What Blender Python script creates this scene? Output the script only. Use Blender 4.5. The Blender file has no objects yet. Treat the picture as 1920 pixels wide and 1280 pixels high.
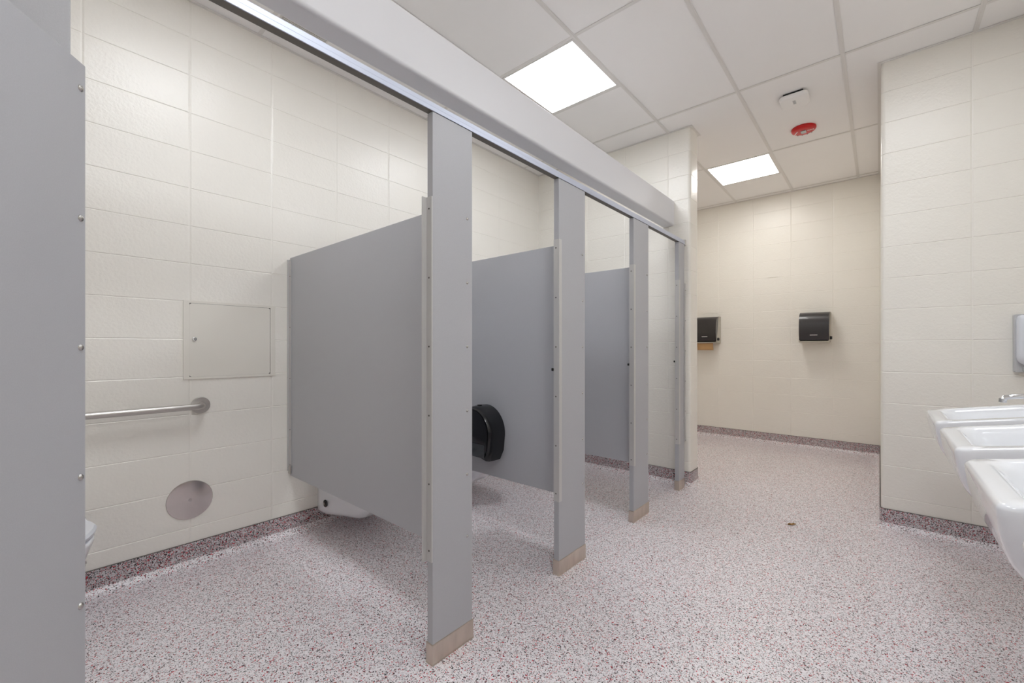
import bpy, bmesh, math, random
from mathutils import Vector, Matrix
random.seed(7)
R = math.radians
sc = bpy.context.scene
COL = sc.collection

# ------------------------------------------------------------------ camera
cam = bpy.data.objects.new('camera', bpy.data.cameras.new('camera'))
COL.objects.link(cam)
cam.data.sensor_width = 36.0
cam.data.lens = 796.28 / 1920 * 36.0
cam.data.shift_x = (960 - 970.46) / 1920
cam.data.shift_y = (651.88 - 640) / 1920
cam.data.clip_start = 0.02
cam.location = (0, 0, 1.1723)
cam.rotation_euler = (R(90), 0, R(40.4376))
sc.camera = cam

# ------------------------------------------------------------------ world, exposure
world = bpy.data.worlds.new('world'); sc.world = world
world.use_nodes = True
world.node_tree.nodes['Background'].inputs[0].default_value = (0.02, 0.02, 0.02, 1)
vs = sc.view_settings
vs.view_transform = 'Standard'; vs.look = 'None'; vs.gamma = 1.0
vs.use_curve_mapping = False
vs.exposure = 1.38
sc.cycles.max_bounces = 12
sc.cycles.diffuse_bounces = 8
LIGHT_COOL = (0.925, 0.96, 1.0)
LIGHT_NEUTRAL = (1.0, 0.985, 0.955)
LIGHT_POWER = 6.5          # emission strength of the ceiling panel diffusers

# ------------------------------------------------------------------ dimensions (metres)
XL, XW = -2.83, 0.72              # stall back wall, sink wall
YN, YS, YF = -1.5, 3.675, 5.996   # near wall, stub / sink end wall, far wall
HC = 3.04                         # ceiling
XE = -1.215                       # free end of the stub wall
XC = 0.008                        # side of the entry passage
YB = 3.87                         # rear of the stub wall
BL, BH = 0.4064, 0.2032           # concrete block module

# ------------------------------------------------------------------ materials
def lin(*c):
    return tuple(((v/255)/12.92 if v/255 <= .04045 else ((v/255+.055)/1.055)**2.4) for v in c) + (1,)

class NT:
    def __init__(s, name):
        s.m = bpy.data.materials.new(name); s.m.use_nodes = True
        s.t = s.m.node_tree; s.b = s.t.nodes['Principled BSDF']
        s.out = s.t.nodes['Material Output']
    def n(s, typ, **kw):
        nd = s.t.nodes.new(typ)
        for k, v in kw.items():
            if k.startswith('i_'): nd.inputs[k[2:].replace('_', ' ')].default_value = v
            else: setattr(nd, k, v)
        return nd
    def l(s, a, b): s.t.links.new(a, b)
    def bump(s, height, strength, dist):
        b = s.n('ShaderNodeBump'); b.inputs['Strength'].default_value = strength
        b.inputs['Distance'].default_value = dist
        s.l(height, b.inputs['Height']); s.l(b.outputs[0], s.b.inputs['Normal'])
    def coord(s):
        return s.n('ShaderNodeTexCoord').outputs['Object']

def plain(name, rgb, rough=.5, metal=0., coat=0., spec=.5, noise=0., nscale=60, ior=None, trans=0., bump=0., bscale=300):
    k = NT(name); b = k.b
    b.inputs['Base Color'].default_value = lin(*rgb)
    b.inputs['Roughness'].default_value = rough
    b.inputs['Metallic'].default_value = metal
    b.inputs['Coat Weight'].default_value = coat
    b.inputs['Specular IOR Level'].default_value = spec
    b.inputs['Transmission Weight'].default_value = trans
    if noise:
        co = k.coord(); nz = k.n('ShaderNodeTexNoise', i_Scale=nscale, i_Detail=3.0)
        k.l(co, nz.inputs['Vector'])
        mx = k.n('ShaderNodeMix', data_type='RGBA')
        mx.inputs['A'].default_value = tuple(v*(1-noise) for v in lin(*rgb)[:3]) + (1,)
        mx.inputs['B'].default_value = tuple(min(1, v*(1+noise)) for v in lin(*rgb)[:3]) + (1,)
        k.l(nz.outputs[0], mx.inputs['Factor']); k.l(mx.outputs['Result'], b.inputs['Base Color'])
    if bump:
        nz = k.n('ShaderNodeTexNoise', i_Scale=bscale, i_Detail=2.0)
        k.l(k.coord(), nz.inputs['Vector']); k.bump(nz.outputs[0], bump, .001)
    return k.m

def paint_block():
    k = NT('cream_block_paint')
    g = k.n('ShaderNodeNewGeometry')
    big = k.n('ShaderNodeTexNoise', i_Scale=2.2, i_Detail=3.0); k.l(g.outputs['Position'], big.inputs['Vector'])
    mx = k.n('ShaderNodeMix', data_type='RGBA')
    mx.inputs['A'].default_value = lin(237, 233, 225); mx.inputs['B'].default_value = lin(243, 240, 233)
    k.l(big.outputs[0], mx.inputs['Factor']); k.l(mx.outputs['Result'], k.b.inputs['Base Color'])
    k.b.inputs['Roughness'].default_value = .30
    a = k.n('ShaderNodeTexNoise', i_Scale=75.0, i_Detail=3.0, i_Roughness=.55); k.l(g.outputs['Position'], a.inputs['Vector'])
    c = k.n('ShaderNodeTexNoise', i_Scale=18.0, i_Detail=2.0); k.l(g.outputs['Position'], c.inputs['Vector'])
    ad = k.n('ShaderNodeMath', operation='ADD'); k.l(a.outputs[0], ad.inputs[0]); k.l(c.outputs[0], ad.inputs[1])
    k.bump(ad.outputs[0], .38, .004)
    return k.m

def flake(name, base, dark, red, grey, rough, spec=.5):
    """chip-broadcast epoxy: base coat with black, red and grey chips"""
    k = NT(name)
    g = k.n('ShaderNodeNewGeometry')
    nz = k.n('ShaderNodeTexNoise', i_Scale=220.0, i_Detail=2.0); k.l(g.outputs['Position'], nz.inputs['Vector'])
    sc_ = k.n('ShaderNodeVectorMath', operation='SCALE'); sc_.inputs['Scale'].default_value = .0035
    k.l(nz.outputs['Color'], sc_.inputs[0])
    ad = k.n('ShaderNodeVectorMath', operation='ADD'); k.l(g.outputs['Position'], ad.inputs[0]); k.l(sc_.outputs[0], ad.inputs[1])
    def layer(scale, stops):
        v = k.n('ShaderNodeTexVoronoi', i_Scale=scale); k.l(ad.outputs[0], v.inputs['Vector'])
        sp = k.n('ShaderNodeSeparateColor'); k.l(v.outputs['Color'], sp.inputs[0])
        cr = k.n('ShaderNodeValToRGB'); cr.color_ramp.interpolation = 'CONSTANT'
        e = cr.color_ramp.elements
        e[0].position = 0; e[0].color = stops[0][1]
        e[1].position = stops[1][0]; e[1].color = stops[1][1]
        for p_, c_ in stops[2:]:
            x = e.new(p_); x.color = c_
        k.l(sp.outputs[0], cr.inputs[0]); return cr.outputs[0], sp.outputs[1]
    W = lin(*base); W2 = lin(*[min(255, v+10) for v in base]); W3 = lin(*[v-22 for v in base])
    K = lin(34, 28, 31); RD = lin(196, 44, 58); DR = lin(128, 24, 38); GY = lin(128, 118, 120)
    def stops(q):
        d, r_, y = dark*q, red*q, grey*q
        t = 1 - d - r_ - y
        return [(0, W), (t*.45, W2), (t*.8, W3), (t, K), (t+d, RD), (t+d+r_*.55, DR), (t+d+r_, GY)]
    c1, s1 = layer(235.0, stops(1.0))
    c2, s2 = layer(370.0, stops(1.1))
    th = k.n('ShaderNodeMath', operation='GREATER_THAN'); th.inputs[1].default_value = .5
    pick = k.n('ShaderNodeTexNoise', i_Scale=55.0, i_Detail=1.0); k.l(g.outputs['Position'], pick.inputs['Vector'])
    k.l(pick.outputs[0], th.inputs[0])
    mx = k.n('ShaderNodeMix', data_type='RGBA')
    k.l(th.outputs[0], mx.inputs['Factor']); k.l(c1, mx.inputs['A']); k.l(c2, mx.inputs['B'])
    k.l(mx.outputs['Result'], k.b.inputs['Base Color'])
    k.b.inputs['Roughness'].default_value = rough
    k.b.inputs['Specular IOR Level'].default_value = spec
    n2 = k.n('ShaderNodeTexNoise', i_Scale=140.0, i_Detail=2.0); k.l(g.outputs['Position'], n2.inputs['Vector'])
    k.bump(n2.outputs[0], .25, .002)
    return k.m

def brushed(name, rgb, rough, stretch, lo=.8, scale=40, metal=1.0):
    k = NT(name); b = k.b
    b.inputs['Metallic'].default_value = metal
    co = k.coord(); mp = k.n('ShaderNodeMapping'); mp.inputs['Scale'].default_value = stretch
    k.l(co, mp.inputs[0])
    nz = k.n('ShaderNodeTexNoise', i_Scale=scale, i_Detail=4.0); k.l(mp.outputs[0], nz.inputs['Vector'])
    mx = k.n('ShaderNodeMix', data_type='RGBA')
    mx.inputs['A'].default_value = tuple(v*lo for v in lin(*rgb)[:3]) + (1,); mx.inputs['B'].default_value = lin(*rgb)
    k.l(nz.outputs[0], mx.inputs['Factor']); k.l(mx.outputs['Result'], b.inputs['Base Color'])
    b.inputs['Roughness'].default_value = rough
    k.bump(nz.outputs[0], .08, .001)
    return k.m

def emit(name, col, strength):
    k = NT(name)
    k.b.inputs['Base Color'].default_value = (.9, .9, .9, 1)
    k.b.inputs['Emission Color'].default_value = col + (1,)
    k.b.inputs['Emission Strength'].default_value = strength
    return k.m

def brick_paint():
    """block paint for the walls outside the view: same paint, joints as bump"""
    k = NT('cream_wall_paint')
    k.b.inputs['Base Color'].default_value = lin(240, 236, 227)
    k.b.inputs['Roughness'].default_value = .32
    nz = k.n('ShaderNodeTexNoise', i_Scale=70.0); k.l(k.coord(), nz.inputs['Vector']); k.bump(nz.outputs[0], .3, .003)
    return k.m

M = {}
M['block'] = paint_block()
M['wall'] = brick_paint()
M['floor'] = flake('flake_floor_epoxy', (236, 231, 234), .085, .07, .05, .28)
M['cove'] = flake('flake_cove_epoxy', (204, 199, 202), .17, .125, .07, .34)
M['tile'] = plain('ceiling_tile', (247, 245, 244), .85, noise=.012, nscale=4, bump=.1, bscale=500)
M['tee'] = plain('ceiling_tee', (229, 226, 223), .45)
M['plenum'] = plain('plenum_dark', (40, 40, 40), .9)
M['grey'] = plain('grey_partition', (180, 181, 186), .42, noise=.07, nscale=420, bump=.12, bscale=700)
M['greyedge'] = plain('grey_partition_edge', (158, 159, 163), .45)
M['alu'] = brushed('satin_aluminium', (207, 206, 205), .42, (1, 1, .02), .92, 40, .35)
M['rail'] = brushed('head_rail_aluminium', (204, 210, 226), .50, (1, .02, 1), .95, 40, .75)
M['railshade'] = plain('rail_hollow_shade', (112, 108, 102), .6)  # shade of the rail's hollow underside, put into the colour
M['steel'] = brushed('brushed_stainless', (204, 200, 196), .36, (1, 1, 1), .85, 60)
M['shoe'] = brushed('scuffed_stainless', (226, 214, 202), .34, (1.2, 1.2, .35), .66, 24)
M['polished'] = plain('polished_stainless', (206, 200, 198), .16, metal=1, noise=.08, nscale=25, bump=.06, bscale=400)
M['chrome'] = plain('chrome', (220, 221, 224), .08, metal=1)
M['darkscrew'] = plain('dark_screw', (70, 66, 62), .35, metal=.6)
M['screw'] = plain('screw_steel', (190, 188, 186), .2, metal=1)
M['black'] = plain('black_plastic', (16, 16, 18), .35)
M['recess_shade'] = plain('bolt_recess_shade', (38, 35, 34), .6)  # dark tone standing in for shade inside the toilet bolt recesses
M['smoke'] = plain('smoked_plastic', (46, 43, 44), .32, coat=.3)
M['dgloss'] = plain('black_gloss', (9, 10, 16), .22, coat=.2)
M['window'] = plain('smoky_window', (40, 42, 46), .15, coat=.6)
M['lgrey'] = plain('light_grey_plastic', (186, 180, 168), .4)
M['mgrey'] = plain('mid_grey_plastic', (192, 192, 193), .45)
M['white'] = plain('white_plastic', (226, 229, 236), .35)
M['device'] = plain('device_white', (245, 243, 241), .5)
M['porcelain'] = plain('porcelain', (236, 238, 242), .09, coat=.5)
M['beam'] = plain('beam_white_enamel', (222, 222, 226), .4)
M['cabinet'] = plain('painted_steel_door', (231, 227, 218), .42, bump=.05, bscale=300)
M['cap'] = plain('base_cap_strip', (104, 99, 95), .5)
M['gap'] = plain('dark_gap', (30, 28, 26), .8)
M['red'] = plain('red_plastic', (200, 12, 16), .35)
M['letter'] = plain('white_print', (240, 236, 234), .5)
M['lens'] = plain('clear_lens', (200, 205, 208), .1, coat=.8, trans=.3)
M['paper'] = plain('kraft_paper', (205, 165, 118), .8)
M['leaf'] = plain('dry_leaf', (150, 112, 60), .7, noise=.35, nscale=120)
M['cool'] = emit('panel_light_cool', LIGHT_COOL, LIGHT_POWER*.88)
M['bright'] = emit('panel_light_assumed', LIGHT_COOL, LIGHT_POWER*1.1)  # raised output for the assumed, unseen panel over the sinks
M['neutral'] = emit('panel_light_neutral', LIGHT_NEUTRAL, LIGHT_POWER*.92)
M['soft'] = emit('panel_light_soft', LIGHT_COOL, LIGHT_POWER*.56)

# ------------------------------------------------------------------ helpers
def link(o, parent=None):
    COL.objects.link(o)
    if parent: o.parent = parent
    return o
def mesh(name, V, F, mat, parent=None, smooth=False):
    me = bpy.data.meshes.new(name); me.from_pydata([tuple(v) for v in V], [], F); me.update()
    me.materials.append(M[mat] if isinstance(mat, str) else mat)
    bm = bmesh.new(); bm.from_mesh(me); bmesh.ops.recalc_face_normals(bm, faces=bm.faces); bm.to_mesh(me); bm.free()
    if smooth: shade(me, smooth)
    return link(bpy.data.objects.new(name, me), parent)
def shade(me, ang=True):
    for p in me.polygons: p.use_smooth = True
    a = R(40) if ang is True else R(ang)
    bm = bmesh.new(); bm.from_mesh(me)
    for e in bm.edges:
        if len(e.link_faces) == 2 and e.calc_face_angle(0) > a: e.smooth = False
    bm.to_mesh(me); bm.free()
def bmobj(name, bm, mat, parent=None, smooth=False):
    me = bpy.data.meshes.new(name); bm.to_mesh(me); bm.free()
    me.materials.append(M[mat])
    o = link(bpy.data.objects.new(name, me), parent)
    if smooth:
        shade(me, smooth)
        w = o.modifiers.new('weighted', 'WEIGHTED_NORMAL'); w.keep_sharp = True; w.weight = 100
    return o
def box(name, lo, hi, mat, parent=None, bev=0., seg=2):
    bm = bmesh.new(); bmesh.ops.create_cube(bm, size=1)
    for v in bm.verts:
        v.co = Vector([lo[i] + (v.co[i]+.5)*(hi[i]-lo[i]) for i in range(3)])
    if bev: bmesh.ops.bevel(bm, geom=bm.edges[:], offset=bev, segments=seg, affect='EDGES', profile=.5)
    return bmobj(name, bm, mat, parent, smooth=bool(bev) and 35)
def cyl(name, p0, p1, r, mat, parent=None, n=20, r1=None, bev=0.):
    p0, p1 = Vector(p0), Vector(p1); ax = p1 - p0
    bm = bmesh.new()
    bmesh.ops.create_cone(bm, cap_ends=True, segments=n, radius1=r, radius2=r if r1 is None else r1, depth=ax.length)
    if bev:
        es = [e for e in bm.edges if len(e.link_faces) == 2 and e.calc_face_angle(0) > 1]
        bmesh.ops.bevel(bm, geom=es, offset=bev, segments=2, affect='EDGES', profile=.5)
    bm.transform(Matrix.Translation((p0+p1)/2) @ Vector((0, 0, 1)).rotation_difference(ax.normalized()).to_matrix().to_4x4())
    return bmobj(name, bm, mat, parent, smooth=40)
def tube(name, pts, r, mat, parent=None, n=16):
    pts = [Vector(p) for p in pts]; V = []; F = []
    prev = None
    for i, p in enumerate(pts):
        t = (pts[min(i+1, len(pts)-1)] - pts[max(i-1, 0)]).normalized()
        if prev is None:
            a = t.orthogonal().normalized()
        else:
            a = (prev - t*prev.dot(t)).normalized()
        prev = a; b = t.cross(a)
        for k in range(n):
            w = 2*math.pi*k/n; V.append(p + (a*math.cos(w) + b*math.sin(w))*r)
    for i in range(len(pts)-1):
        for k in range(n):
            F.append((i*n+k, i*n+(k+1) % n, (i+1)*n+(k+1) % n, (i+1)*n+k))
    F.append(tuple(range(n-1, -1, -1))); F.append(tuple((len(pts)-1)*n+k for k in range(n)))
    return mesh(name, V, F, mat, parent, smooth=True)
def loft(name, rings, mat, parent=None, cap0=True, cap1=True, smooth=True):
    n = len(rings[0]); V = [p for r in rings for p in r]; F = []
    for i in range(len(rings)-1):
        for k in range(n):
            F.append((i*n+k, i*n+(k+1) % n, (i+1)*n+(k+1) % n, (i+1)*n+k))
    if cap0: F.append(tuple(range(n-1, -1, -1)))
    if cap1: F.append(tuple((len(rings)-1)*n+k for k in range(n)))
    return mesh(name, V, F, mat, parent, smooth)
def prism(name, outline, a0, a1, axis, mat, parent=None, bev=0., smooth=30):
    """outline of 2-D points extruded along an axis: 'x' -> (y,z), 'y' -> (x,z), 'z' -> (x,y)"""
    def P(p, a):
        return {'x': (a, p[0], p[1]), 'y': (p[0], a, p[1]), 'z': (p[0], p[1], a)}[axis]
    n = len(outline); bm = bmesh.new()
    A = [bm.verts.new(P(p, a0)) for p in outline]; B = [bm.verts.new(P(p, a1)) for p in outline]
    bm.faces.new(A[::-1]); bm.faces.new(B)
    for k in range(n): bm.faces.new((A[k], A[(k+1) % n], B[(k+1) % n], B[k]))
    bmesh.ops.recalc_face_normals(bm, faces=bm.faces)
    if bev:
        es = [e for e in bm.edges if len(e.link_faces) == 2 and e.calc_face_angle(0) > .8]
        bmesh.ops.bevel(bm, geom=es, offset=bev, segments=3, affect='EDGES', profile=.5)
    return bmobj(name, bm, mat, parent, smooth=smooth)
def rrect(x0, x1, y0, y1, r, seg=6, rs=None):
    """rounded rectangle; rs = radii for (x1y1, x0y1, x0y0, x1y0)"""
    rs = rs or (r, r, r, r); P = []
    for (cx, cy, sx, sy, a0), q in zip(((x1, y1, -1, -1, 0), (x0, y1, 1, -1, 90), (x0, y0, 1, 1, 180), (x1, y0, -1, 1, 270)), rs):
        for i in range(seg+1):
            w = R(a0 + 90*i/seg)
            P.append((cx + sx*q + q*math.cos(w), cy + sy*q + q*math.sin(w)))
    return P
def tag(o, label, cat, group=None):
    o['label'] = label; o['category'] = cat
    if group: o['group'] = group
    return o
def thing(name, loc, label, cat, group=None, rz=0.):
    o = link(bpy.data.objects.new(name, None)); o.empty_display_size = .1
    o.location = loc; o.rotation_euler = (0, 0, rz)
    return tag(o, label, cat, group)
def struct(o): o['kind'] = 'structure'; return o
def share(name, src, parent, loc=(0, 0, 0), rot=(0, 0, 0)):
    o = bpy.data.objects.new(name, src.data); link(o, parent); o.location = loc; o.rotation_euler = rot
    return o

# ------------------------------------------------------------------ room shell
floor = struct(mesh('floor', [(XL-.2, YN-.2, 0), (XW+.2, YN-.2, 0), (XW+.2, YF+.2, 0), (XL-.2, YF+.2, 0),
                              (XL-.2, YN-.2, -.1), (XW+.2, YN-.2, -.1), (XW+.2, YF+.2, -.1), (XL-.2, YF+.2, -.1)],
                    [(0, 1, 2, 3), (7, 6, 5, 4), (0, 4, 5, 1), (1, 5, 6, 2), (2, 6, 7, 3), (3, 7, 4, 0)], 'floor'))

_bm = {}
JD, JI, JV = .0022, .0035, .0075
def block_mesh(w, h):
    """block facing -Y, lower left front corner at the origin; joint chamfers all round"""
    key = (round(w, 4), round(h, 4))
    if key in _bm: return _bm[key]
    V = []
    for (d, i, j) in ((.05, 0, 0), (JD, 0, 0), (0, JI, JV)):
        V += [(j, d, i), (w-j, d, i), (w-j, d, h-i), (j, d, h-i)]
    F = [(3, 2, 1, 0), (8, 9, 10, 11)]
    for b in (0, 4):
        for k in range(4): F.append((b+k, b+(k+1) % 4, b+4+(k+1) % 4, b+4+k))
    me = bpy.data.meshes.new('block'); me.from_pydata(V, [], F); me.update()
    bm = bmesh.new(); bm.from_mesh(me); bmesh.ops.recalc_face_normals(bm, faces=bm.faces); bm.to_mesh(me); bm.free()
    me.materials.append(M['block']); _bm[key] = me
    return me
def blocks(parent, origin, rz, cuts):
    """courses of blocks along local +X from origin; cuts = joint positions"""
    for n in range(15):
        h = BH if n < 14 else HC - 14*BH + .02
        for a, b in zip(cuts, cuts[1:]):
            o = bpy.data.objects.new('block', block_mesh(b-a, h)); link(o, parent)
            o.location = Vector(origin) + Matrix.Rotation(rz, 3, 'Z') @ Vector((a, 0, n*BH))
            o.rotation_euler = (0, 0, rz)
def cuts(lo, hi, j0):
    k = math.ceil((lo - j0)/BL + .02); c = [lo]
    while j0 + k*BL < hi - .015: c.append(j0 + k*BL); k += 1
    return c + [hi]
HT = HC + .1
# stall back wall: faces +X, blocks run towards +Y (local +X = world +Y, local -Y = world +X)
wl = struct(box('wall_left', (XL-.2, YN-.2, 0), (XL-.05, YF+.2, HT), 'wall'))
blocks(wl, (XL, 0, 0), R(90), cuts(YN-.02, YS+.02, .1902))
box('plain_face', (XL-.05, YB, 0), (XL, YF, HC+.02), 'wall', wl)
# stub wall that ends the stalls, with a bullnose end
we = struct(box('wall_end', (XL, YS+.05, 0), (XE-.19, YB-.004, HT), 'wall'))
blocks(we, (0, YS, 0), 0, cuts(XL-.02, XE-.191, XE-.191))
def arc(cx, cy, r, a0, a1, n=14):
    return [(cx + r*math.cos(R(a0+(a1-a0)*i/n)), cy + r*math.sin(R(a0+(a1-a0)*i/n)), math.cos(R(a0+(a1-a0)*i/n)), math.sin(R(a0+(a1-a0)*i/n))) for i in range(n+1)]
def nose_blocks(parent, plan):
    for n in range(15):
        z0 = n*BH; z1 = z0 + (BH if n < 14 else HC-14*BH+.02)
        rings = []
        for z, i in ((z0, JD), (z0+JI, 0), (z1-JI, 0), (z1, JD)):
            rings.append([(x-nx*i, y-ny*i, z) for x, y, nx, ny in plan])
        loft('corner_block', rings, 'block', parent, smooth=9)
rn = .024
nose_blocks(we, [(XE-.191, YS+JD, 0, -1), (XE-.191+JV, YS, 0, -1)] + arc(XE-rn, YS+rn, rn, -90, 0) + arc(XE-rn, YB-rn, rn, 0, 90) + [(XE-.191, YB, 0, 1)])
# far wall of the entry passage
wf = struct(box('wall_far', (XL-.2, YF+.05, 0), (XC+.4, YF+.2, HT), 'wall'))
blocks(wf, (0, YF, 0), 0, cuts(XL-.02, XC+.02, -1.6195))
# wall behind the sinks' end: front face plus the side of the passage
wr = struct(box('wall_right', (.30, YS+.05, 0), (XW+.2, YF, HT), 'wall'))
box('plain_face', (XC, YS+.4, 0), (.30, YF, HC+.02), 'wall', wr)
blocks(wr, (0, YS, 0), 0, [.418, XW+.02])
nose_blocks(wr, [(.30, YS+.4, 0, 0), (.30, YS+.05, 0, 0), (.418, YS+.05, 0, 0), (.418, YS+JD, 0, -1), (.418-JV, YS, 0, -1)] + arc(XC+rn, YS+rn, rn, 270, 180) + [(XC, YS+.4, -1, 0)])
# sink wall and the wall behind the camera
struct(box('wall_sink', (XW, YN-.2, 0), (XW+.2, YS, HT), 'wall'))
struct(box('wall_near', (XL-.2, YN-.2, 0), (XW+.2, YN, HT), 'wall'))

# coved base of flake epoxy with a thin cap strip
def sweep(name, path, prof, mat, parent=None):
    V = []; F = []; n = len(prof)
    for i, p in enumerate(path):
        p = Vector(p)
        d0 = (p - Vector(path[i-1])).normalized() if i else None
        d1 = (Vector(path[i+1]) - p).normalized() if i < len(path)-1 else None
        if d0 is None: d0 = d1
        if d1 is None: d1 = d0
        n0 = Vector((d0.y, -d0.x)); n1 = Vector((d1.y, -d1.x))
        b = (n0+n1); b = b / b.dot(n0)
        for o, z in prof: V.append((p.x + b.x*o, p.y + b.y*o, z))
    for i in range(len(path)-1):
        for k in range(n):
            F.append((i*n+k, i*n+(k+1) % n, (i+1)*n+(k+1) % n, (i+1)*n+k))
    F.append(tuple(range(n))); F.append(tuple((len(path)-1)*n+k for k in range(n)))
    return mesh(name, V, F, mat, parent, smooth=50)
BT = .122
prof = [(0, .034), (0, BT), (.006, BT), (.006, .05), (.0085, .034)]
fillet = [(0, 0), (0, .034), (.0085, .034), (.0145, .021), (.024, .0115), (.036, .005), (.05, .0012), (.066, .0003), (.066, 0)]
capp = [(.0, BT), (.0, BT+.002), (.007, BT+.002), (.007, BT-.0006), (.0063, BT-.0006), (.0063, BT)]
def base(name, path):
    b = struct(sweep(name, path, prof, 'cove')); sweep('cap_strip', path, capp, 'cap', b); sweep('cove_fillet', path, fillet, 'floor', b)
cr_ = .018
base('baseboard_left', [(XL, YN), (XL, YS)][::1])
base('baseboard_end', [(XL, YS), (XE-cr_, YS), (XE-cr_*.3, YS+cr_*.3), (XE, YS+cr_), (XE, YB-cr_), (XE-cr_, YB), (XL, YB)])
base('baseboard_far', [(XL, YB), (XL, YF), (XC, YF), (XC, YS+cr_), (XC+cr_*.3, YS+cr_*.3), (XC+cr_, YS), (XW, YS)])
base('baseboard_sink', [(XW, YS), (XW, YN), (XL, YN)])

# ------------------------------------------------------------------ ceiling grid
GX = [XL, -2.617, -2.007, -1.3975, -.788, -.178, .431, XW]
GY = [YN, -.30, .93, 2.158, 3.405, 4.656, 5.905, YF]
TZ = HC
ceil = struct(box('ceiling', (XL-.2, YN-.2, HC+.06), (XW+.2, YF+.2, HC+.16), 'plenum'))
LIGHTS = [(2, 2.158, 'cool', True), (3, 4.656, 'neutral', True), (2, .30, 'cool', False), (5, 2.158, 'soft', False), (5, .30, 'bright', False)]  # last panel is unseen and assumed, set to light the wide door and post
tw = .012
def cut_tile(x0, x1, y0, y1):
    """tile pieces left where walls stand and where light panels sit"""
    if y0 < YS < y1 and x1 <= XE-.01: return
for ci in range(len(GX)-1):
    x0, x1 = GX[ci], GX[ci+1]
    for ri in range(len(GY)-1):
        y0, y1 = GY[ri], GY[ri+1]
        if x0 >= .43 and y0 > YS: continue
        parts = [(y0, y1)]
        for (c, ly, _, _) in LIGHTS:
            if c == ci and y0 - .01 <= ly < y1:
                parts = ([(y0, ly)] if ly - y0 > .05 else []) + ([(ly+.62, y1)] if y1 - ly - .62 > .05 else [])
        for a, b in parts:
            box('ceiling_tile', (x0+.004, a+.004, TZ+.0035), (x1-.004, b-.004, TZ+.02), 'tile', ceil)
for x in GX[1:-1]:
    box('grid_tee', (x-tw, YN, TZ-.001), (x+tw, YF, TZ+.0015), 'tee', ceil)
    box('grid_tee_reveal', (x-.003, YN, TZ-.0025), (x+.003, YF, TZ-.001), 'tee', ceil)
for y in GY[1:-1]:
    for a, b in zip(GX, GX[1:]):
        box('cross_tee', (a+tw, y-tw*.9, TZ), (b-tw, y+tw*.9, TZ+.0015), 'tee', ceil)
for (c, ly, _, _) in LIGHTS:
    y = ly+.62 if abs(ly-.30) > .01 else ly
    box('cross_tee', (GX[c]+tw, y-tw, TZ), (GX[c+1]-tw, y+tw, TZ+.0015), 'tee', ceil)
def angle(lo, hi): box('wall_angle', lo, hi, 'tee', ceil)
aw = .018
angle((XL, YN, TZ-.002), (XL+aw, YS, TZ+.002)); angle((XL+aw, YS-aw, TZ-.002), (XE, YS, TZ+.002))
angle((XL, YF-aw, TZ-.002), (XC, YF, TZ+.002)); angle((XC-aw, YS-aw, TZ-.002), (XC, YF-aw, TZ+.002))
angle((XC, YS-aw, TZ-.002), (XW, YS, TZ+.002)); angle((XE, YS-aw, TZ-.002), (XE+aw, YB+aw, TZ+.002))
angle((XW-aw, YN, TZ-.002), (XW, YS-aw, TZ+.002)); angle((XL, YB, TZ-.002), (XE, YB+aw, TZ+.002))

# ------------------------------------------------------------------ ceiling lights
LL = ['square ceiling light panel above the stalls, beside the boxed beam',
      'square ceiling light panel in the entry passage in front of the towel dispensers',
      'square ceiling light panel over the wide stall with the grab bar',
      'square ceiling light panel over the row of sinks, at the end wall',
      'assumed unseen ceiling light panel over the row of sinks, away from the end wall']
for (c, ly, mat, _), lab in zip(LIGHTS, LL):
    x0, x1, y0, y1 = GX[c]+.012, GX[c+1]-.012, ly+.012, ly+.608
    t = thing('ceiling_light', ((x0+x1)/2, (y0+y1)/2, TZ), lab, 'ceiling light', 'recessed ceiling light panels')
    hx, hy, fw = (x1-x0)/2, (y1-y0)/2, .016
    V = []; F = []
    for k, (a, b, z) in enumerate(((hx, hy, .004), (hx, hy, -.002), (hx-fw, hy-fw, -.002), (hx-fw, hy-fw, .004))):
        V += [(-a, -b, z), (a, -b, z), (a, b, z), (-a, b, z)]
    for k in range(3):
        for q in range(4): F.append((k*4+q, k*4+(q+1) % 4, k*4+4+(q+1) % 4, k*4+4+q))
    mesh('light_frame', V, F, 'tee', t)
    box('diffuser', (-hx+fw, -hy+fw, .001), (hx-fw, hy-fw, .012), mat, t)

# ------------------------------------------------------------------ boxed beam above the stalls
BX = -1.352
sec = rrect(BX-.10, BX, 2.228, 2.440, .014, 5, (.006, .006, .010, .014))
prism('pipe_enclosure', [(x, z) for x, z in sec], YN, YS-.001, 'y', 'beam')
tag(bpy.data.objects['pipe_enclosure'], 'long white boxed beam running above the stall head rail', 'beam')

# ------------------------------------------------------------------ stalls
PX, PT = -1.255, .032              # pilaster front face, thickness
ZB = [1.688, 1.432, 1.177, .921, .667, .420]
Z0, Z1 = .372, 1.736               # doors, panels, stops
# head rail: open-bottomed aluminium channel
rp = [(-.036, .008), (-.036, .030), (-.030, .037), (-.006, .037), (.002, .030), (.002, .016), (.0035, .014), (.0035, .0), (.0, .0), (.0, .010), (-.032, .010), (-.032, .008)]
hr = prism('head_rail', [(PX+a, 2.046+b) for a, b in rp], -1.2, YS-.03, 'y', 'rail')
hr.name = 'rail_channel'
hrt = thing('head_rail', (0, 0, 0), 'bright aluminium head rail lying along the tops of the grey stall posts', 'rail')
hr.parent = hrt
box('end_bracket', (PX-.04, YS-.03, 2.04), (PX+.006, YS-.001, 2.088), 'alu', hrt, bev=.003)
box('hollow_shade_strip', (PX-.0355, -1.2, 2.0505), (PX-.0002, YS-.03, 2.0538), 'railshade', hrt)  # dark strip painted as the shade inside the open channel

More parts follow.
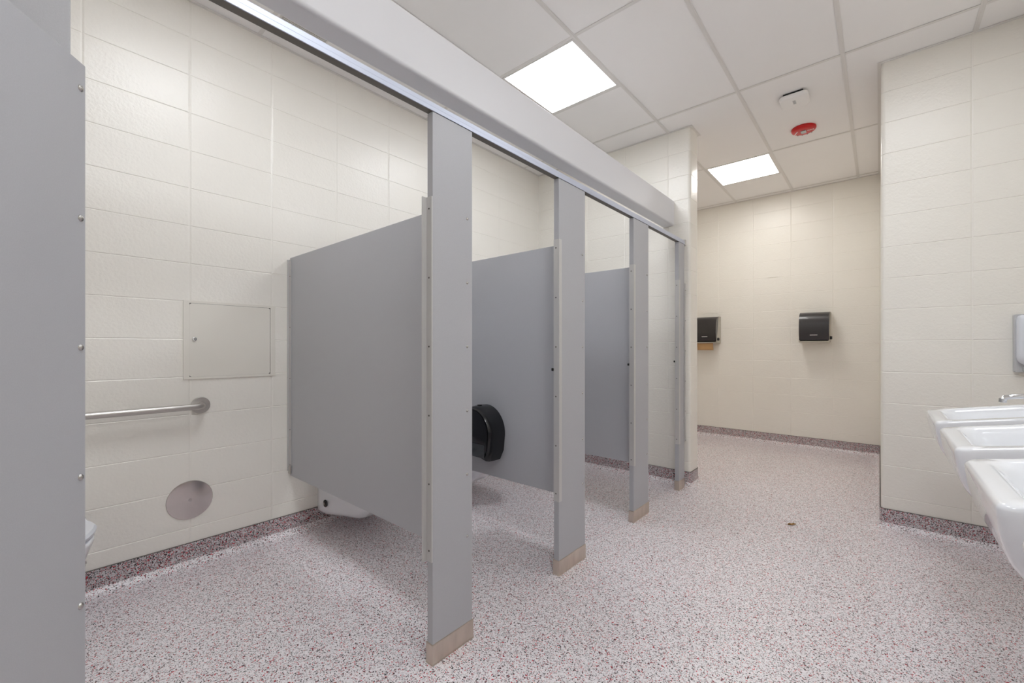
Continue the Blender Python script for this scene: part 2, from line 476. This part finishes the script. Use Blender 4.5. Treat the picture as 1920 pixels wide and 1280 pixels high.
def screw_mesh():
    bm = bmesh.new(); bmesh.ops.create_uvsphere(bm, u_segments=12, v_segments=8, radius=.0062)
    bmesh.ops.delete(bm, geom=[v for v in bm.verts if v.co.z < -.0005], context='VERTS')
    for v in bm.verts: v.co.z *= .62
    me = bpy.data.meshes.new('bolt'); bm.to_mesh(me); bm.free(); me.materials.append(M['screw'])
    for p in me.polygons: p.use_smooth = True
    return me
SM = screw_mesh()
SD = SM.copy(); SD.materials[0] = M['darkscrew']
def bolt(parent, loc, d, name='bolt', s=1.):
    o = bpy.data.objects.new(name, SD if name == 'screw' else SM); link(o, parent); o.location = loc; o.scale = (s, s, s)
    o.rotation_mode = 'QUATERNION'; o.rotation_quaternion = Vector((0, 0, 1)).rotation_difference(Vector(d))
    return o
def pilaster(y0, y1, label, stop, bolts, keeper=False):
    t = thing('stall_post', (PX-PT/2, (y0+y1)/2, 0), label, 'stall post', 'grey posts along the stall fronts')
    h = (y1-y0)/2; q = PT/2
    box('post_panel', (-q, -h, .006), (q, h, 2.046), 'grey', t, bev=.0025)
    sh = mesh('shoe', *shoe(q+.003, h+.003, .076), 'shoe', t)
    if stop:
        if stop == 'back':       # outward door: lip at the rear edge
            pr = [(q, -h), (q, -h-.0045), (-q+.002, -h-.0045), (-q+.002, -h-.024), (-q-.002, -h-.024), (-q-.002, -h)]
        else:                    # inward door: lip wraps the front edge
            pr = [(-q+.002, -h), (-q+.002, -h-.004), (q+.0045, -h-.004), (q+.0045, -h+.021), (q+.0005, -h+.021), (q+.0005, -h)]
        st = prism('door_stop', pr, Z0+.008, Z1-.004, 'z', 'alu', t)
        for z in ZB: bolt(st, (0, -h-.0042, z), (0, -1, 0), 'screw', .6)
    if bolts:
        for z in ZB: bolt(t, (q, h-.028, z), (1, 0, 0))
    if keeper:
        k = box('latch_keeper', (-q-.008, -h-.012, 1.052), (-q+.004, -h-.004, 1.068), 'black', t, bev=.003)
    return t
def shoe(a, b, h):
    V = []
    for z, s in ((0, .002), (.004, 0), (h-.003, 0), (h, -.0015)):
        V += [(-a-s, -b-s, z), (a+s, -b-s, z), (a+s, b+s, z), (-a-s, b+s, z)]
    F = [(0, 3, 2, 1), (12, 13, 14, 15)]
    for k in range(3):
        for q in range(4): F.append((k*4+q, k*4+(q+1) % 4, k*4+4+(q+1) % 4, k*4+4+q))
    return V, F
pilaster(-.26, .068, 'grey stall post that carries the wide open outward door', None, False)
pilaster(.9895, 1.190, 'grey stall post between the wide grab bar stall and the stall with the black dispenser', 'back', True)
pilaster(1.800, 2.055, 'grey stall post in front of the partition that holds the black dispenser', 'front', True, True)
pilaster(2.672, 2.914, 'grey stall post at the stall nearest the block stub wall', 'front', True, True)
p4 = pilaster(3.515, 3.645, 'narrow grey stall post fixed against the cream stub wall', 'front', False, True)
wbk = prism('wall_bracket', [(PT/2, .060), (PT/2+.004, .056), (PT/2+.004, .095), (-PT/2-.004, .095), (-PT/2-.004, .065), (-PT/2, .065), (-PT/2, .0655), (PT/2, .0655)], Z0+.01, Z1-.02, 'z', 'alu', p4)
for z in ZB: bolt(wbk, (PT/2+.004, .078, z-.03), (1, 0, 0), 'screw', .6)

def partition(y, label, ):
    t = thing('stall_partition', (0, y, 0), label, 'partition', 'grey partitions between stalls')
    g = .0125
    box('partition_panel', (XL+.012, -g, Z0), (PX-PT-.004, g, Z1), 'grey', t, bev=.002)
    br = prism('wall_bracket', [(XL+.001, -.026), (XL+.001, .026), (XL+.006, .026), (XL+.006, g+.004), (XL+.032, g+.004), (XL+.032, g+.0005), (XL+.011, g+.0005), (XL+.011, -g-.0005),
                                (XL+.032, -g-.0005), (XL+.032, -g-.004), (XL+.006, -g-.004), (XL+.006, -.026)], Z0+.03, Z1-.012, 'z', 'alu', t)
    for z in (1.62, 1.3, .98, .66, .44): bolt(br, (XL+.022, -g-.004, z), (0, -1, 0), 'screw', .55)
    box('bracket_clip', (XL+.004, -g-.008, Z0+.012), (XL+.036, -g-.003, Z0+.062), 'steel', t, bev=.001)
    pb = prism('post_bracket', [(PX-PT-.004, -.028), (PX-PT-.008, -.028), (PX-PT-.008, -g-.004), (PX-PT-.034, -g-.004), (PX-PT-.034, -g-.0005), (PX-PT-.004, -g-.0005)], Z0+.03, Z1-.03, 'z', 'alu', t)
    return t
partition(1.116, 'grey stall partition beside the wide stall with the access door and grab bar')
pt2 = partition(1.930, 'grey stall partition carrying the black toilet paper dispenser')
partition(2.786, 'grey stall partition next to the block stub wall')

def stall_door(hinge, rz, w, label, inward):
    """door along local +X from its hinge edge; visible face towards local +Y"""
    t = thing('stall_door', hinge, label, 'stall door', 'grey stall doors')
    t.rotation_euler = (0, 0, rz)
    box('door_panel', (.004, -.025, Z0), (w, 0, Z1), 'grey', t, bev=.002)
    cyl('hinge', (-.001, -.0125, Z0+.01), (-.001, -.0125, Z1-.01), .0045, 'alu', t, n=12)
    for z in ZB: bolt(t, (.018, 0, z-.004), (0, 1, 0), s=1.1)
    box('latch', (w-.10, .0005, 1.02), (w-.02, .016, 1.075), 'steel', t, bev=.003)
    return t
stall_door((-1.2143, .0889, 0), math.atan2(-.579, .815), .90, 'wide grey stall door standing open outward on its hinge post', False)
for yh, w, nm in ((1.198, .585, 'grey stall door open inward beside the black dispenser stall'),
                  (2.063, .585, 'grey stall door folded inward behind the dispenser partition'),
                  (2.922, .56, 'grey stall door folded inward in the stall nearest the stub wall')):
    stall_door((PX-PT+.004, yh-.008, 0), R(180), w, nm, True)

# ------------------------------------------------------------------ toilets
def toilet(y, dz, label):
    t = thing('wall_hung_toilet', (XL, y, 0), label, 'toilet', 'white wall-hung toilets')
    t.location.z = 0
    rim = .405 + dz
    st = [(.001, .090, .170, .02, 1), (.012, .086, .176, .03, 1), (.05, .088, .177, .034, 1), (.11, .090, .177, .036, .98), (.18, .097, .176, .038, .87), (.25, .103, .178, .04, .74), (.32, .106, .182, .04, .60), (.38, .112, .186, .045, .50),
          (.42, .130, .186, .05, .46), (.47, .170, .184, .05, .50), (.53, .218, .178, .05, .58), (.59, .272, .160, .05, .68), (.64, .318, .126, .04, .80), (.67, .345, .09, .025, .92), (.69, .368, .045, .012, 1)]
    rings = []
    for x, zb, hw, r, fl in st:
        zt, zb_ = rim, zb + dz
        r = min(r, (zt-zb_)/2-.003, hw-.004)
        pts = rrect(-hw, hw, zb_, zt, .02, 6, (min(.012, r), min(.012, r), r, r))
        rings.append([(x, a*(fl + (1-fl)*max(0., min(1., (b-zb_)/(zt-zb_)))**.7), b) for a, b in pts])
    loft('bowl', rings, 'porcelain', t, smooth=60)
    def oval(s, z):
        P = []
        for i in range(40):
            w = 2*math.pi*i/40; cx_, sn = math.cos(w), math.sin(w)
            lx = .245 if cx_ > 0 else .19
            P.append((.46 + lx*s*cx_*(1 if cx_ > 0 else 1), .187*s*sn*(1-.12*max(0, cx_)), z))
        return P
    loft('seat', [oval(.93, rim+.003), oval(1.0, rim+.008), oval(1.01, rim+.018), oval(.97, rim+.028), oval(.72, rim+.028), oval(.66, rim+.02), oval(.66, rim-.03)], 'white', t, cap0=False, cap1=False)
    fv = tube('flush_valve', [(.10, 0, rim), (.10, 0, rim+.22), (.085, 0, rim+.26), (.03, 0, rim+.28), (.001, 0, rim+.28)], .019, 'chrome', t)
    cyl('valve_handle', (.10, .0, rim+.2), (.10, -.10, rim+.21), .008, 'chrome', fv)
    for s in (-1, 1):
        mb = cyl('bolt_recess_disc', (.118, s*.172, .172+dz), (.118, s*.1795, .172+dz), .0235, 'recess_shade', t, n=28, bev=.003)  # flat dark disc gives the look of a shaded bolt recess
        cyl('bolt_nut', (.118, s*.179, .172+dz), (.118, s*.1845, .172+dz), .0095, 'steel', mb, n=6)
    return t
toilet(.012, .04, 'white wall-hung toilet under the grab bar behind the open wide door')
toilet(1.452, 0, 'white wall-hung toilet showing under the partition beside the wide stall')
toilet(2.355, 0, 'white wall-hung toilet showing under the partition with the black dispenser')
toilet(3.235, 0, 'white wall-hung toilet in the stall nearest the stub wall')

# ------------------------------------------------------------------ fittings of the wide stall
t = thing('grab_bar', (XL, .642, .859), 'stainless grab bar on the cream block wall below the access door', 'grab bar')
so = .062
pts = [(.004, 0, 0)] + [(so-.03+.03*math.sin(R(a)), -.0-.03*(1-math.cos(R(a))), 0) for a in range(0, 91, 15)] + \
      [(so, -.3, 0), (so, -.6, 0)] + [(so-.03+.03*math.cos(R(a)), -.885-.03*math.sin(R(a)), 0) for a in range(0, 91, 15)] + [(.004, -.915, 0)]
tube('bar', pts, .0165, 'steel', t)
for yy in (0, -.915):
    cyl('flange', (.0005, yy, 0), (.010, yy, 0), .045, 'steel', t, n=32, bev=.004)

t = thing('access_door', (XL, .793, 1.215), 'square cream steel access door with keyed lock set in the block wall', 'access panel')
hw, hh = .226, .212
def frame_ring(name, a, b, ia, ib, d, mat, par):
    V = []; F = []
    for (p, q, x) in ((a, b, .0005), (a, b, d), (ia, ib, d), (ia, ib, .0005)):
        V += [(x, -p, -q), (x, p, -q), (x, p, q), (x, -p, q)]
    for k in range(3):
        for q in range(4): F.append((k*4+q, k*4+(q+1) % 4, k*4+4+(q+1) % 4, k*4+4+q))
    return mesh(name, V, F, mat, par)
frame_ring('frame', hw, hh, .1995, .1995, .007, 'cabinet', t)
box('gap_backing', (.0004, -.1995, -.1995), (.002, .1995, .1995), 'gap', t)
dr = prism('door_leaf', rrect(-.1993, .1972, -.1990, .1982, .012, 4), .0022, .0068, 'x', 'cabinet', t)
lk = cyl('lock', (.0066, -.178, .005), (.0125, -.178, .005), .0105, 'chrome', dr, n=24, bev=.002)
box('keyhole', (.0125, -.1795, .0005), (.0131, -.1765, .0095), 'black', dr)

t = thing('cleanout_cover', (XL, .597, .353), 'round stainless cleanout cover low on the block wall under the grab bar', 'wall cover')
V = []; F = []; n = 48
def dish(name, prof_, mat, par):
    rings = [[(x, r*math.cos(2*math.pi*i/n), r*math.sin(2*math.pi*i/n)) for i in range(n)] for r, x in prof_]
    return loft(name, rings, mat, par, smooth=35)
dish('cover_plate', [(.103, .0005), (.103, .002), (.101, .0045), (.095, .0052), (.03, .0068), (.008, .007)], 'polished', t)
cyl('cover_screw', (.0068, 0, 0), (.0092, 0, 0), .0075, 'screw', t, bev=.001)

# ------------------------------------------------------------------ toilet paper dispenser
t = thing('toilet_paper_dispenser', (-1.888, 1.930-.0126, .652), 'black jumbo toilet paper dispenser mounted on the grey partition', 'dispenser')
def jumbo(sx, sz, off=0):
    P = []
    for i in range(25):                       # rounded top from right to left
        w = R(-12 + 204*i/24); P.append((math.cos(w)*sx, math.sin(w)*sz))
    P += [(-sx*.93, -sz*.62), (-sx*.74, -sz*.98), (-sx*.45, -sz*.90), (0, -sz*.84), (sx*.45, -sz*.90), (sx*.74, -sz*.98), (sx*.93, -sz*.62)]
    return P
rings = []
for s, y in ((1.0, -.001), (1.0, -.055), (.985, -.095), (.95, -.118), (.90, -.130)):
    rings.append([(x, y, z) for x, z in jumbo(.155*s, .165*s)])
loft('dispenser_body', rings, 'dgloss', t, smooth=50)
loft('front_cover', [[(x, y, z) for x, z in jumbo(.155*s, .165*s)] for s, y in ((.86, -.129), (.86, -.134), (.83, -.1365))], 'dgloss', t, smooth=40)
prism('paper_window', [(-.10, -.13), (.112, -.135), (.115, -.055), (-.10, -.05)], -.1368, -.1385, 'y', 'window', t)
box('latch', (-.012, -.075, .163), (.012, -.055, .1685), 'black', t, bev=.002)
box('tear_bar', (-.05, -.10, -.146), (.05, -.07, -.137), 'steel', t)

# ------------------------------------------------------------------ paper towel dispensers
def towel(x0, x1, label, paper):
    zb = 1.232; W = x1 - x0
    t = thing('paper_towel_dispenser', ((x0+x1)/2, YF, zb), label, 'dispenser', 'smoky black towel dispensers on the far wall')
    h = W/2
    fr = [(-.001, .02), (-.165, .018), (-.195, .03), (-.214, .075), (-.222, .13), (-.220, .20), (-.207, .26), (-.180, .31), (-.140, .338), (-.09, .346), (-.001, .346)]
    prism('cover', fr, -h+.012, h-.012, 'x', 'smoke', t, smooth=35)
    sd = [(-.001, .006), (-.175, .004), (-.190, .02), (-.150, .13), (-.128, .22), (-.115, .30), (-.095, .338), (-.08, .348), (-.001, .348)]
    for s in (-1, 1):
        a, b = sorted((s*(h-.012), s*h))
        prism('side_panel', sd, a, b, 'x', 'lgrey', t, smooth=35)
        fr2 = [p for p in fr if p[0] < -.08]
        prism('cover_end', [(-.09, .02)] + fr[1:10] , *sorted((s*(h-.012), s*(h-.004))), 'x', 'smoke', t, smooth=35)
    box('bottom_lip', (-h+.004, -.185, .0), (h-.004, -.001, .018), 'lgrey', t, bev=.004)
    k = cyl('feed_knob', (h-.004, -.152, .052), (h+.016, -.152, .052), .019, 'black', t, n=24, bev=.004)
    box('knob_grip', (h+.016, -.156, .036), (h+.022, -.148, .068), 'black', k, bev=.001)
    box('brand_mark', (-.035, -.2165, .0815), (.035, -.213, .0875), 'letter', t)
    if paper:
        V = []; F = []
        for i in range(7):
            z = .02 - .110*i/6; yy = -.135 - .012*math.sin(i*.5)
            for a in (-h+.03, -.03, .04, h-.055):
                V.append((a, yy + .004*math.sin(a*30+i), z)); 
        nn = 4
        for i in range(6):
            for k_ in range(nn-1): F.append((i*nn+k_, i*nn+k_+1, (i+1)*nn+k_+1, (i+1)*nn+k_))
        po = mesh('paper_tail', V, F, 'paper', t, smooth=60)
        sm = po.modifiers.new('thick', 'SOLIDIFY'); sm.thickness = .0012
    return t
towel(-.706, -.420, 'smoky black towel dispenser with no paper showing on the far wall', False)
towel(-1.875, -1.590, 'smoky black towel dispenser with brown paper hanging from it', True)

t = thing('blank_plate', (-1.0, YF, 2.075), 'small cream painted blank plate high on the far block wall', 'wall plate')
prism('plate', rrect(-.06, .06, -.036, .036, .004, 2), -.0008, -.006, 'y', 'block', t)

# ------------------------------------------------------------------ ceiling devices
t = thing('access_point', (-.482, 3.752, TZ), 'white rounded square wireless access point on the ceiling beside the red alarm', 'access point')
box('mounting_base', (-.062, -.084, -.012), (.062, .08, .003), 'black', t)
R0 = []
for s, z, r in ((.97, -.012, .03), (1.0, -.016, .03), (1.0, -.028, .03), (.97, -.036, .03), (.90, -.040, .03)):
    R0.append([(a, b, z) for a, b in rrect(-.091*s, .091*s, -.094*s, .094*s, .034*s, 6)])
loft('cover', R0, 'device', t, smooth=50)
box('logo_mark', (-.009, -.035, -.0412), (.009, .02, -.0398), 'mgrey', t)

t = thing('fire_alarm', (-.492, 4.335, TZ), 'round red ceiling fire alarm strobe with white lettering', 'fire alarm')
def rev(prof_):
    return [[(r*math.cos(2*math.pi*i/40), r*math.sin(2*math.pi*i/40), z) for i in range(40)] for r, z in prof_]
loft('alarm_body', rev([(.088, .003), (.09, -.003), (.09, -.010), (.086, -.018), (.076, -.0235), (.05, -.026), (.01, -.0265)]), 'red', t, smooth=45)
box('strobe_lens', (-.020, -.028, -.034), (.020, .028, -.025), 'lens', t, bev=.005)
for a in range(-36, 37, 24):
    for s in (1,):
        w = R(90*s + a)
        o = box('sound_slot', (-.005, -.0015, -.005), (.005, .0015, .005), 'black', t)
        o.location = (.0855*math.cos(w), .0855*math.sin(w), -.0165); o.rotation_euler = (0, 0, w+R(90))
def text(body, size, loc, rot, mat, par, name):
    cu = bpy.data.curves.new(name, 'FONT'); cu.body = body; cu.size = size; cu.align_x = 'CENTER'; cu.align_y = 'CENTER'; cu.extrude = .0006
    tmp = bpy.data.objects.new(name, cu); COL.objects.link(tmp)
    me = bpy.data.meshes.new_from_object(tmp.evaluated_get(bpy.context.evaluated_depsgraph_get()))
    bpy.data.objects.remove(tmp); me.materials.clear(); me.materials.append(M[mat])
    o = bpy.data.objects.new(name, me); link(o, par); o.location = loc; o.rotation_euler = rot; return o
text('FIRE', .026, (.050, 0, -.0268), (R(180), 0, 0), 'letter', t, 'lettering')
o = box('white_bar', (-.004, -.028, -.0006), (.004, .028, .0006), 'letter', t); o.location = (-.054, 0, -.0262); o.rotation_euler = (0, 0, R(28))

t = thing('ceiling_vent', (-2.600, 1.088, TZ), 'small white slotted ceiling vent grille over the wide stall', 'vent')
box('vent_back', (-.055, -.125, .0005), (.055, .125, .003), 'gap', t)
frame = []
for lo, hi in (((-.062, -.133, -.003), (-.055, .133, .003)), ((.055, -.133, -.003), (.062, .133, .003)), ((-.055, -.133, -.003), (.055, -.125, .003)), ((-.055, .125, -.003), (.055, .133, .003))):
    box('vent_frame', lo, hi, 'tee', t)
for i in range(1, 9): box('vent_bar', (-.055+i*.11/9-.002, -.125, -.002), (-.055+i*.11/9+.002, .125, .0005), 'tee', t)
bm = bmesh.new()
for i in range(1, 40):
    y = -.125 + .25*i/40
    m_ = bmesh.ops.create_cube(bm, size=1, matrix=Matrix.Translation((0, y, -.0007)) @ Matrix.Diagonal((.11, .0022, .0022, 1)))
vb = bmobj('vent_slats', bm, 'tee', t); vb['kind'] = 'stuff'

# ------------------------------------------------------------------ sinks
RIM = .845
def sink(yc, label):
    t = thing('sink', (XW, yc, 0), label, 'sink', 'white wall-hung sinks on one wall')
    spec = [(RIM-.256, .05, .33, .10, .05), (RIM-.25, .03, .37, .13, .06), (RIM-.235, .012, .415, .165, .065), (RIM-.20, .004, .460, .197, .06), (RIM-.145, .002, .503, .226, .05), (RIM-.08, .002, .524, .243, .042),
            (RIM-.03, .002, .531, .249, .038), (RIM-.012, .002, .533, .25, .036), (RIM-.004, .002, .530, .248, .036), (RIM, .002, .524, .244, .036),
            (RIM, .125, .492, .208, .045), (.842, .130, .484, .201, .05), (.825, .135, .468, .188, .055), (.79, .145, .452, .175, .06), (.74, .165, .425, .150, .07), (.715, .20, .38, .11, .07), (.708, .26, .32, .03, .029)]
    def cr(p0, p1, p2, p3, u):
        return tuple(.5*(2*b + (c-a)*u + (2*a-5*b+4*c-d)*u*u + (3*b-a-3*c+d)*u**3) for a, b, c, d in zip(p0, p1, p2, p3))
    fine = []
    for k in range(6):
        q = [spec[max(0, k-1)], spec[k], spec[k+1], spec[k+2]]
        fine += [cr(*q, u/4) for u in range(4)]
    spec = fine + spec[6:]
    rings = []
    for z, o0, o1, hw_, r in spec:
        rb = min(r, .012) if o0 < .01 else r
        k_ = max(0., min(1., (z-.60)/(RIM-.60)))      # the rim climbs towards the wall
        rings.append([(x, y, z + .17*(.533+x)*k_) for x, y in rrect(-o1, -o0, -hw_, hw_, r, 10, (rb, r, r, rb))])
    loft('basin', rings, 'porcelain', t, smooth=38)
    box('backsplash', (-.035, -.243, RIM+.078), (-.001, .243, RIM+.115), 'porcelain', t, bev=.009, seg=3)
    cyl('drain', (-.29, 0, .722), (-.29, 0, .730), .024, 'chrome', t, bev=.002)
    DK = RIM + .076
    f = tube('faucet', [(-.085, 0, DK-.004), (-.085, 0, DK+.020), (-.095, 0, DK+.034), (-.13, 0, DK+.042), (-.20, 0, DK+.042), (-.268, 0, DK+.035), (-.290, 0, DK+.029), (-.298, 0, DK+.016)], .0115, 'chrome', t)
    cyl('faucet_base', (-.085, 0, DK-.006), (-.085, 0, DK+.016), .027, 'chrome', f, bev=.004)
    cyl('handle', (-.085, 0, DK+.022), (-.085, 0, DK+.072), .019, 'chrome', f, r1=.023, bev=.004)
    cyl('aerator', (-.297, 0, DK+.024), (-.299, 0, DK+.006), .013, 'chrome', f, bev=.002)
    tr = tube('trap', [(-.27, 0, .60), (-.27, 0, .52), (-.255, 0, .48), (-.225, 0, .46), (-.19, 0, .48), (-.17, 0, .52), (-.15, 0, .545), (-.001, 0, .55)], .019, 'chrome', t)
    cyl('wall_flange', (-.012, 0, .55), (-.001, 0, .55), .04, 'chrome', tr, n=24)
    return t
sink(2.872, 'white sink closest to the end wall with the soap dispenser')
sink(2.216, 'white sink second along from the end wall with the soap dispenser')
sink(1.562, 'white sink third along from the end wall with the soap dispenser')
sink(.905, 'white sink fourth along from the end wall with the soap dispenser')

t = thing('soap_dispenser', (.577, YS, 1.035), 'white soap dispenser with grey back plate on the wall above the sinks', 'dispenser')
prism('back_plate', rrect(0, .132, 0, .326, .008, 3), -.001, -.045, 'y', 'mgrey', t, bev=.003)
sp = [(-.045, .012), (-.050, .010), (-.085, .055), (-.098, .09), (-.102, .28), (-.092, .312), (-.045, .322)]
rings = []
for y, i in ((-.045, .004), (-.075, .004), (-.092, .010), (-.102, .020)):
    rings.append([(x, y, z) for x, z in rrect(.004+i*.8, .128-i*.8, .03+i*2.4, .322-i*.6, .02, 5, (.02, .02, .045, .045))])
loft('cover', rings, 'white', t, smooth=50)
box('push_lever', (.03, -.085, .006), (.10, -.040, .03), 'mgrey', t, bev=.006)

# ------------------------------------------------------------------ dry leaf on the floor
V = []; F = []
nl, nw = 9, 5
for i in range(nl):
    u = i/(nl-1); w = .012*math.sin(math.pi*min(1, .08+u*.95))+.0008
    for j in range(nw):
        v = j/(nw-1)*2-1
        V.append((-.026+.052*u, v*w*(1+.2*math.sin(i*2.1)), .0012 + .006*abs(v)**1.5*(1+.5*math.sin(i*1.7+j)) + .004*u*u))
for i in range(nl-1):
    for j in range(nw-1): F.append((i*nw+j, i*nw+j+1, (i+1)*nw+j+1, (i+1)*nw+j))
lt = thing('dry_leaf', (-.441, 3.317, 0), 'small dry brown leaf scrap lying on the speckled floor', 'leaf')
lt.rotation_euler = (0, 0, R(35))
lo_ = mesh('leaf_blade', V, F, 'leaf', lt, smooth=60); lo_.modifiers.new('thick', 'SOLIDIFY').thickness = .0008
tube('stem', [(-.026, 0, .002), (-.034, .002, .003), (-.042, .006, .002)], .0008, 'leaf', lt, n=6)
